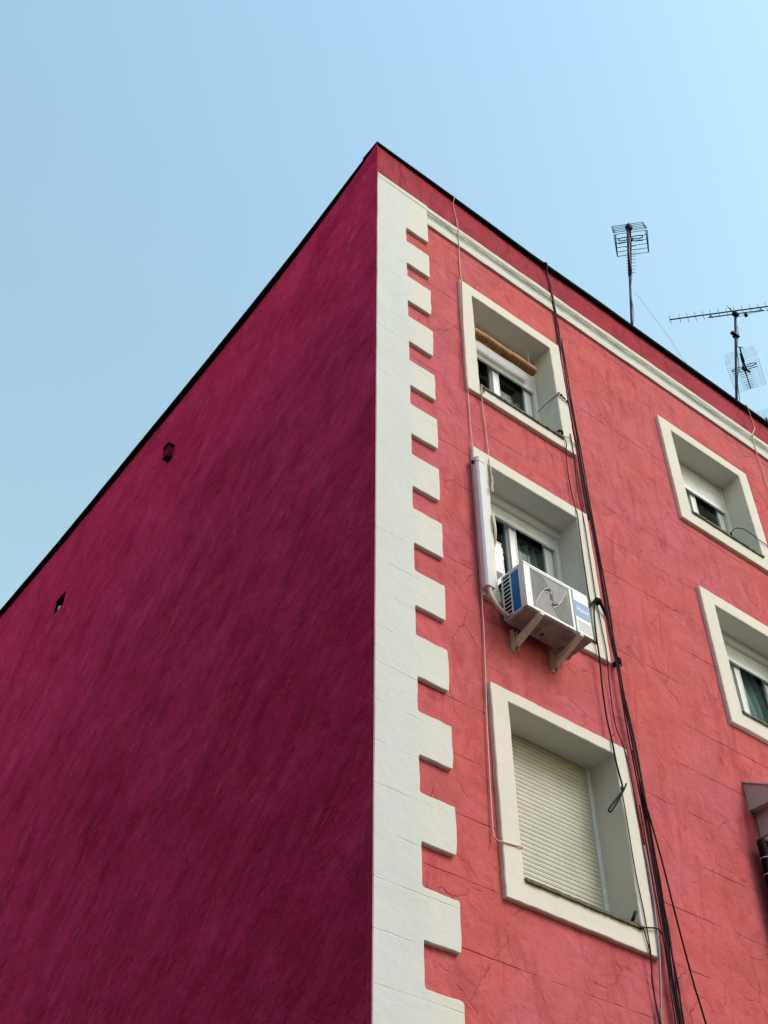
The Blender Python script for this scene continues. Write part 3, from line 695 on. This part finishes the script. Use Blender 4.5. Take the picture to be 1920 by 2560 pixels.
cable('cable', [(2.845, -.065, -7.75), (2.839, -.09, -8.145), (2.887, -.09, -8.435), (2.943, -.09, -8.802), (2.985, -.09, -9.2), (3.029, -.09, -9.562), (3.069, -.09, -9.844), (3.120, -.09, -10.101), (3.30, -.09, -11.2), (3.55, -.08, -12.6)], 0.0075, 'black', 'single black cable swinging out to the right of the bundle near the bottom')
cable('cable', [(2.852, -.07, -8.1), (2.875, -.07, -8.376), (2.898, -.07, -8.913), (2.890, -.07, -9.281), (2.885, -.07, -9.572), (2.899, -.07, -9.87), (2.885, -.07, -10.156), (2.88, -.07, -11.5)], 0.007, 'cable', 'black cable looping loosely beside the lower end of the bundle')
cable('cable', [(2.612, -.055, -3.77), (2.610, -.064, -3.85), (2.607, -.035, -4.02), (2.612, -.02, -4.35), (2.613, -.035, -4.75), (2.608, -.06, -4.95), (2.604, -.058, -5.215), (2.597, -.056, -5.641), (2.592, -.056, -6.032), (2.597, -.06, -6.15)], 0.0055, 'cable', 'thin dark cable from the top near sill down to the black knot')
cable('cable', [(2.712, -.055, -3.60), (2.716, -.055, -3.826), (2.728, -.04, -4.014), (2.720, -.02, -4.45), (2.712, -.04, -4.78), (2.703, -.056, -5.077), (2.699, -.056, -5.568), (2.695, -.056, -6.075), (2.706, -.056, -6.384), (2.717, -.056, -6.74), (2.716, -.03, -7.05), (2.720, -.02, -7.50), (2.757, -.05, -7.80), (2.772, -.056, -8.178), (2.782, -.056, -8.464), (2.80, -.056, -8.70)], 0.0052, 'cable',
      'long thin dark cable crossing the right side of two near window frames')
cable('cable', [(2.655, -.085, -6.125), (2.619, -.085, -6.206), (2.596, -.08, -6.328), (2.591, -.07, -6.623), (2.594, -.066, -6.84), (2.586, -.05, -7.177), (2.588, -.045, -7.505), (2.591, -.06, -7.76), (2.586, -.075, -8.009), (2.604, -.085, -8.24), (2.55, -.098, -8.32), (2.442, -.1, -8.45), (2.372, -.1, -8.538), (2.372, -.1, -8.56), (2.400, -.1, -8.545), (2.486, -.1, -8.43), (2.595, -.1, -8.27), (2.640, -.1, -8.19)], 0.008, 'black',
      'thick black cable ending in a tied loop in front of the lowest near window')
cable('cable', [(2.600, -.07, -8.22), (2.622, -.058, -8.40), (2.626, -.056, -8.554), (2.630, -.056, -9.005), (2.653, -.056, -9.325), (2.656, -.058, -9.62), (2.657, -.05, -9.74), (2.650, -.03, -9.888), (2.655, -.03, -10.214), (2.66, -.03, -11.5)], 0.005, 'cable', 'thin dark cable down the right frame of the lowest near window')
cable('cable', [(2.612, -.06, -9.49), (2.630, -.06, -9.57), (2.648, -.058, -9.679), (2.650, -.04, -9.823), (2.65, -.03, -10.015), (2.664, -.03, -10.211), (2.67, -.03, -11.4)], 0.005, 'purple', 'thin wall-shade purple cable dropping from the end of the lowest near sill')
cable('cable', [(2.795, -.05, -8.70), (2.792, -.06, -8.876), (2.791, -.06, -9.053), (2.787, -.06, -9.241), (2.770, -.06, -9.442), (2.756, -.058, -9.62), (2.722, -.05, -9.86), (2.69, -.04, -10.08), (2.672, -.04, -10.2), (2.66, -.04, -11.2)], 0.0085, 'greyc', 'grey cable sliding over the lower right corner of the lowest near window')
cable('tie_wire', [(2.568, -.07, -9.495), (2.649, -.066, -9.466), (2.767, -.066, -9.436), (2.82, -.055, -9.452), (2.845, -.05, -9.475)], 0.0065, 'cable', 'short dark tie wire across the lower right of the lowest near frame', 'wire')
# knot of cable at the air conditioner
bm = bmesh.new()
for k in range(7):
    P = [(2.53 + random.uniform(-.02, .01), -.07, -6.25 + random.uniform(-.03, .03)), (2.59, -.085, -6.185 + random.uniform(-.02, .01)), (2.655 + random.uniform(-.02, .02), -.10 + random.uniform(-.02, .02), -6.118 + random.uniform(-.02, .015)), (2.73, -.085 + random.uniform(-.01, .01), -6.165 + random.uniform(-.02, .02)), (2.80 + random.uniform(-.01, .02), -.065, -6.235 + random.uniform(-.03, .03))]
    tube(bm, P, 0.007, 6, 5)
for k in range(5):
    a0 = random.uniform(0, 6.28); tube(bm, [(2.665 + .035 * math.cos(a0 + a), -.09 + .02 * math.sin(a * 2), -6.13 + .026 * math.sin(a0 + a)) for a in [q * .7 for q in range(10)]], 0.006, 6, 2)
tag(link('cable_knot', bm, M['black']), 'tangled black cable knot on the frame right of the air conditioner', 'knot')
bm = bmesh.new()
for k in range(3):
    tube(bm, [(2.84, -.06, -6.71 - k * .03), (2.865, -.08, -6.72 - k * .03), (2.878, -.075, -6.74 - k * .028), (2.86, -.055, -6.75 - k * .03)], 0.007, 7, 4)
box(bm, 2.848, 2.872, -.078, 0.0, -6.78, -6.73)
tag(link('cable_clamp', bm, M['black']), 'black cable clamp fixed to the wall at the bundle below the air conditioner', 'clamp')
# twist of wire at the top window
bm = bmesh.new()
tube(bm, [(2.516, .2, -3.133), (2.572, .08, -3.031), (2.603, 0, -2.992), (2.607, -.055, -3.0), (2.677, -.062, -2.991), (2.729, -.06, -3.026), (2.775, -.055, -3.06)], 0.0045, 6)
for k in range(13):
    t = k / 12; c = Vector((2.59 + .165 * t, -.058, -3.0 - .03 * t + .012 * math.sin(t * 3)))
    tube(bm, [c, c + Vector((random.uniform(-.03, .02), random.uniform(-.03, 0), random.uniform(-.015, .045))), c + Vector((random.uniform(-.03, .04), random.uniform(-.02, 0.0), random.uniform(-.02, .03)))], 0.004, 5, 3)
tag(link('twisted_wire', bm, M['cable']), 'twisted dark wire wrapped round the right jamb of the top near window', 'wire')
bm = bmesh.new()
tube(bm, [(2.50, -.05, -3.735), (2.52, -.075, -3.70), (2.555, -.075, -3.70), (2.56, -.06, -3.735), (2.53, -.05, -3.745)], 0.014, 7, 4)
tube(bm, [(2.55, -.06, -3.74), (2.627, -.062, -3.727), (2.66, -.064, -3.70), (2.706, -.062, -3.747), (2.771, -.056, -3.778), (2.80, -.055, -3.82)], 0.004, 6)
tag(link('wire_coil', bm, M['black']), 'small black wire coil on the right end of the top near sill', 'wire')
bm = bmesh.new()
tube(bm, [(2.50, -.055, -9.455), (2.525, -.06, -9.41), (2.56, -.05, -9.36)], 0.014, 8, 0); tube(bm, [(2.50, -.055, -9.455), (2.555, -.06, -9.475), (2.59, -.06, -9.49)], 0.010, 8, 0)
tag(link('hinge_hook', bm, M['black']), 'black iron hook on the right end of the lowest near sill', 'hook')
bm = bmesh.new(); tube(bm, [(5.862, .22, -3.055), (5.838, .15, -3.05), (5.840, .08, -3.08), (5.875, 0, -3.17), (5.966, -.055, -3.30), (6.142, -.058, -3.315), (6.25, -.03, -3.36), (6.6, -.02, -3.45)], 0.0055, 6); tube(bm, [(5.872, .22, -3.085), (5.858, .22, -3.045)], 0.013, 8, 0)
tag(link('plugged_cable', bm, M['cable']), 'thin dark cable with plug arching out of the top far window', 'cable')
# light coloured cords
cord1 = [(1.20, .06, -.095), (1.203, -0.064, -0.107), (1.191, -0.070, -0.203), (1.209, -0.030, -0.280), (1.229, -0.025, -0.431), (1.249, -0.025, -0.580), (1.241, -0.045, -0.740), (1.245, -0.052, -0.867), (1.244, -0.045, -1.068), (1.250, -0.035, -1.176), (1.258, -0.015, -1.303), (1.258, -0.015, -1.552), (1.256, -0.018, -1.763), (1.230, -0.052, -1.925), (1.219, -0.052, -2.300), (1.199, -0.052, -2.975), (1.190, -0.052, -3.623), (1.196, -0.050, -3.906),
         (1.218, -0.025, -4.0), (1.226, -0.018, -4.281), (1.224, -0.02, -4.531), (1.214, -0.03, -4.791), (1.202, -0.03, -5.301), (1.200, -0.03, -6.034), (1.192, -0.03, -6.774), (1.196, -0.02, -6.982), (1.192, -0.02, -7.236), (1.170, -0.022, -7.733), (1.150, -0.02, -8.225), (1.133, -0.02, -8.99), (1.130, -0.025, -9.185), (1.150, -0.04, -9.235), (1.21, -0.054, -9.237), (1.31, -0.052, -9.225), (1.385, -0.055, -9.217), (1.40, .0, -9.215)]
cable('cord', cord1, 0.0058, 'cord', 'long pinkish cord from the roof edge down past the near windows', 'cord')
cable('cord', [(1.392, -0.060, -3.739), (1.388, -0.056, -3.886), (1.408, -0.030, -3.95), (1.425, -0.020, -4.206), (1.435, -0.020, -4.471), (1.432, -0.030, -4.769), (1.408, -0.055, -4.938), (1.398, -0.075, -5.06), (1.397, -.08, -5.20)], 0.0055, 'cord', 'short pinkish cord hanging from the top near sill', 'cord')
bm = bmesh.new(); tube(bm, [(1.397, -.08, -5.17), (1.408, -.08, -5.20), (1.392, -.085, -5.225), (1.405, -.08, -5.25), (1.395, -.08, -5.32)], 0.009, 7, 4)
tube(bm, [(1.395, -.08, -5.30), (1.383, -.08, -5.345), (1.378, -.08, -5.385), (1.390, -.08, -5.40), (1.401, -.08, -5.38), (1.396, -.08, -5.33)], 0.006, 7, 4)
tag(link('rope_loop', bm, M['rope']), 'knotted cream rope end with loop below the short cord', 'rope')
cable('cord', [(6.76, .1, -0.165), (6.72, -.0, -.13), (6.70, -.082, -.19), (6.75, -.07, -.26), (6.82, -.03, -.36), (6.84, -.025, -.53), (6.76, -.03, -.68), (6.66, -.055, -.85), (6.645, -.045, -1.05), (6.66, -.03, -1.25), (6.69, -.02, -1.5), (6.68, -.02, -1.83), (6.70, -.02, -2.6), (6.72, -.02, -4.0)], 0.0075, 'cord', 'pale cord hanging from the roof edge right of the far windows', 'cord')
bm = bmesh.new(); tube(bm, [(1.395, -.058, -3.77), (1.41, -.062, -3.80), (1.425, -.06, -3.83), (1.418, -.06, -3.85), (1.40, -.06, -3.80)], 0.006, 6, 3)
tag(link('cord_hook', bm, M['sill']), 'small grey hook under the left end of the top near sill', 'hook')

# black rolled tubes hanging by the balcony
rl = empty('black_roll', (4.37, -.12, -10.3)); tag(rl, 'black rolled bundle tied with white cord beside the enclosed balcony', 'roll')
child(tubes('rolled_sheet', [([(4.375, -.115, -8.115), (4.372, -.12, -8.35), (4.362, -.12, -8.8), (4.36, -.12, -10.3)], 0.045)], M['black']), rl)
child(tubes('rolled_sheet', [([(4.455, -.125, -8.11), (4.452, -.13, -8.4), (4.448, -.13, -8.9), (4.445, -.13, -10.3)], 0.042)], M['black']), rl)
for z in (-8.30, -8.46, -8.72):
    bm = bmesh.new(); tube(bm, [(4.41 + .098 * math.cos(a), -.122 + .06 * math.sin(a), z + .01 * math.cos(a)) for a in [k * 6.283 / 20 for k in range(21)]], 0.004, 5, 0, cap=False)
    child(link('tie_cord', bm, M['rope']), rl)

# ------------------------------------------------------------------ roof antennas
def corner_antenna(par, apex, az, wid, up, lo, L, boom, rods_u, rods_l, rm, bmat, dip=True, el=0.0, side=True, wires=0, r=0.006):
    """UHF antenna: two rod panels meeting at the apex line, boom with short rods running out along az"""
    f = Vector((math.sin(az), math.cos(az), 0)); e = Vector((f.y, -f.x, 0)); z = Vector((0, 0, 1)); a = Vector(apex)
    if el: f = (f * math.cos(el) + z * math.sin(el)).normalized(); z = e.cross(f)
    def panel(nm, ang, n, off, Lp, taper):
        d = f * math.cos(ang) + z * math.sin(ang); bm = bmesh.new(); o = a + z * off
        for i in range(n):
            t = i / (n - 1); hw = wid / 2 * (1 - taper * t); p = o + d * (Lp * t)
            rod(bm, p - e * hw, p + e * hw, r, 5)
        for s_ in (-1, 1):
            rod(bm, o + e * s_ * wid / 2, o + d * Lp + e * s_ * wid / 2 * (1 - taper), r * 1.3, 5)
            if side: rod(bm, o + e * s_ * (wid / 2 - .025), o + d * Lp + e * s_ * (wid / 2 * (1 - taper) - .002), r * 1.6, 5)
        for k in range(wires):
            q = -0.5 + (k + .5) / wires; rod(bm, o + e * wid * q, o + d * Lp + e * wid * q * (1 - taper), r * .8, 4)
        child(link(nm, bm, rm), par)
    panel('reflector_panel', up, rods_u, 0.03, L, 0.06); panel('reflector_panel', lo, rods_l, -0.03, L, 0.06)
    bm = bmesh.new(); b0 = a - f * 0.08
    rod(bm, b0, a + f * boom * .45, 0.014, 8); rod(bm, a + f * boom * .45, a + f * boom, 0.009, 8)
    child(link('boom', bm, bmat), par)
    for i in range(9):
        bm = bmesh.new(); p = a + f * (boom * (0.36 + .63 * i / 8)); hw = 0.088 - .002 * i; rod(bm, p - e * hw, p + e * hw, 0.0045, 5)
        child(link('director_rod', bm, rm), par)
    if dip:
        bm = bmesh.new(); p = a + f * 0.14
        for s_ in (-1, 1):
            q = [p + e * s_ * .03, p + e * s_ * .12 + f * .03 + z * .02, p + e * s_ * .19 + f * .0 + z * .0, p + e * s_ * .17 - f * .05 - z * .02, p + e * s_ * .05 - f * .04]
            tube(bm, q, 0.009, 7, 5)
            tube(bm, [p + e * s_ * .05 + f * .05, p + e * s_ * .2 + f * .06], 0.008, 6, 0)
        box(bm, p.x - .03, p.x + .03, p.y - .03, p.y + .03, p.z - .05, p.z + .03)
        child(link('dipole', bm, bmat), par)
# antenna on the nearer mast
foot = Vector((4.880, 0.427, -0.35)); tipd = Vector((0.079, -0.086, 0.993)).normalized(); top1 = foot + tipd * 3.74
an = empty('roof_antenna', foot); tag(an, 'corner reflector antenna on a tall dark mast, clear of the others', 'antenna')
child(tubes('mast', [([foot, foot + tipd * 2.4], 0.019), ([foot + tipd * 2.35, top1], 0.025)], M['mast'], sub=0), an)
child(tubes('coax', [([foot + tipd * (0.3 + i * .22) + Vector((.022 * math.cos(i * 1.3), -.03 + .004 * (i % 2), .0)) for i in range(15)], 0.006)], M['greyc']), an)
child(boxes('mast_clamp', [(top1.x - .035, top1.x + .05, top1.y - .05, top1.y + .04, top1.z - .10, top1.z + .01)], M['black'], bevel=0.01), an)
corner_antenna(an, top1 + Vector((.03, -0.00, -.13)), R(47.2), 0.53, R(74), R(-40), 0.35, 0.80, 5, 6, M['alu'], M['mast'])
tag(tubes('guy_wire', [([(5.13, 0.25, 1.65), (5.7, 0.32, 1.32), (6.156, 0.4, 1.05), (6.8, .5, .62), (7.6, .6, -.02), (7.9, .62, -.28)], 0.0022)], M['greyc']), 'thin grey guy wire sloping from the nearer mast to the roof', 'wire')
# second mast: yagi on top, grid antenna below
foot = Vector((7.099, 0.48, -0.38)); tipd = Vector((0.121, -0.142, 0.982)).normalized(); top2 = foot + tipd * 3.22
am = empty('roof_antenna', foot); tag(am, 'long comb antenna and wire grid antenna sharing one mast near the right edge', 'antenna')
child(tubes('mast', [([foot, top2], 0.021)], M['mast'], sub=0), am)
child(tubes('coax', [([foot + tipd * (0.3 + i * .22) + Vector((.02 * math.cos(i * 1.7) + .012, -.03, .0)) for i in range(13)], 0.005)], M['black']), am)
YG = Vector((0.6772, -0.7358, 0.0)).normalized()
o2 = top2 + Vector((-.01, -.02, .04))
bm = bmesh.new(); rod(bm, o2 + YG * -1.06 + Vector((0, 0, .085)), o2 + YG * 1.3 + Vector((0, 0, .085)), 0.012, 8)
child(link('boom', bm, M['antb']), am)
bm = bmesh.new(); rod(bm, o2 + YG * -.44, o2 + YG * .46, 0.0105, 8)
for q in (-.40, .42):
    c = o2 + YG * q; rod(bm, c, c + Vector((0, 0, .085)), 0.011, 8)
child(link('support_bar', bm, M['antb']), am)
for i in range(19):
    bm = bmesh.new(); c = o2 + YG * (-1.05 + .128 * i + (.03 if i else 0)) + Vector((0, 0, .085)); rod(bm, c - Vector((0, 0, .12)), c + Vector((0, 0, .12)), 0.0048, 5)
    child(link('director_rod', bm, M['alu']), am)
child(boxes('mast_clamp', [(o2.x - .05, o2.x + .05, o2.y - .04, o2.y + .04, o2.z - .05, o2.z + .025)], M['black'], bevel=0.01), am)
cl = foot + tipd * 2.72
child(boxes('mast_clamp', [(cl.x - .10, cl.x + .06, cl.y - .03, cl.y + .03, cl.z - .02, cl.z + .02), (cl.x - .045, cl.x + .05, cl.y - .045, cl.y + .045, cl.z - .045, cl.z - .021)], M['black'], bevel=0.006), am)
bm = bmesh.new(); c = o2 + YG * .16; tube(bm, [c, c + Vector((-.004, 0, -.06)), c + Vector((-.006, 0, -.085))], 0.016, 8, 3); tube(bm, [c + Vector((-.006, 0, -.06)), c + Vector((-.006, 0, -.10))], .03, 10, 0); child(link('balun', bm, M['black']), am)
child(tubes('feed_cable', [([o2 + Vector((.02, -.03, -.1)), o2 + YG * .3 + Vector((0, 0, -.03)), o2 + YG * .75 + Vector((0, 0, -.01)), o2 + YG * 1.25 + Vector((0, 0, .04))], 0.004)], M['greyc']), am)
ap = foot + tipd * 2.27 + Vector((.07, -.02, 0))
corner_antenna(am, ap + Vector((.10, .05, -.06)), R(62), 0.50, R(72), R(-40), 0.44, 0.60, 7, 15, M['mesh'], M['black'], wires=5, r=0.0021, side=False)
child(tubes('cross_arm', [([ap + Vector((-.0, -.02, .0)), ap + Vector((.12, .04, -.06))], 0.022), ([ap + Vector((.07, 0, .22)), ap + Vector((.06, 0, .12)), ap + Vector((.12, .04, -.06)), ap + Vector((.15, .05, -.26))], 0.013), ([ap + Vector((.02, 0, .21)), ap + Vector((.12, -.02, .24))], .008), ([ap + Vector((.09, .03, -.28)), ap + Vector((.22, .05, -.24))], .018)], M['black'], sub=0), am)
# third antenna, only its grid showing beside the frame
foot = Vector((10.45, 1.6, -0.45)); at3 = empty('roof_antenna', foot); tag(at3, 'pale grid antenna just above the roof edge at the far right', 'antenna')
child(tubes('mast', [([foot, foot + Vector((.05, 0, 4.3))], 0.02)], M['mast'], sub=0), at3)
corner_antenna(at3, foot + Vector((.0, -.08, 4.12)), R(62), 0.60, R(70), R(-38), 0.5, 0.7, 7, 14, M['mesh'], M['black'], wires=4, r=0.0024, side=False)

# ------------------------------------------------------------------ a bird far up
bm = bmesh.new(); c = Vector((31.35, 12.0, 36.95))
bd1 = [c + Vector((-.05, 0, .12)), c, c + Vector((.06, 0, -.16))]
tube(bm, bd1, 0.035, 8, 4, r1=0.012)
for s_ in (-1, 1):
    vv = [bm.verts.new(c + Vector(p)) for p in ((0.0, 0, .05), (.16 * s_, .0, .04 - .05 * s_), (.33 * s_, 0, -.02 - .14 * s_ + .02), (.15 * s_, 0, -.03 - .06 * s_), (0.0, 0, -.04))]
    v2 = [bm.verts.new(v.co + Vector((0, .02, 0))) for v in vv]
    bm.faces.new(vv); bm.faces.new(v2[::-1])
    for k in range(5): bm.faces.new((vv[k], v2[k], v2[(k + 1) % 5], vv[(k + 1) % 5]))
bmesh.ops.recalc_face_normals(bm, faces=bm.faces)
tag(link('bird', bm, M['bird']), 'tiny dark bird gliding in the sky above the comb antenna', 'bird')
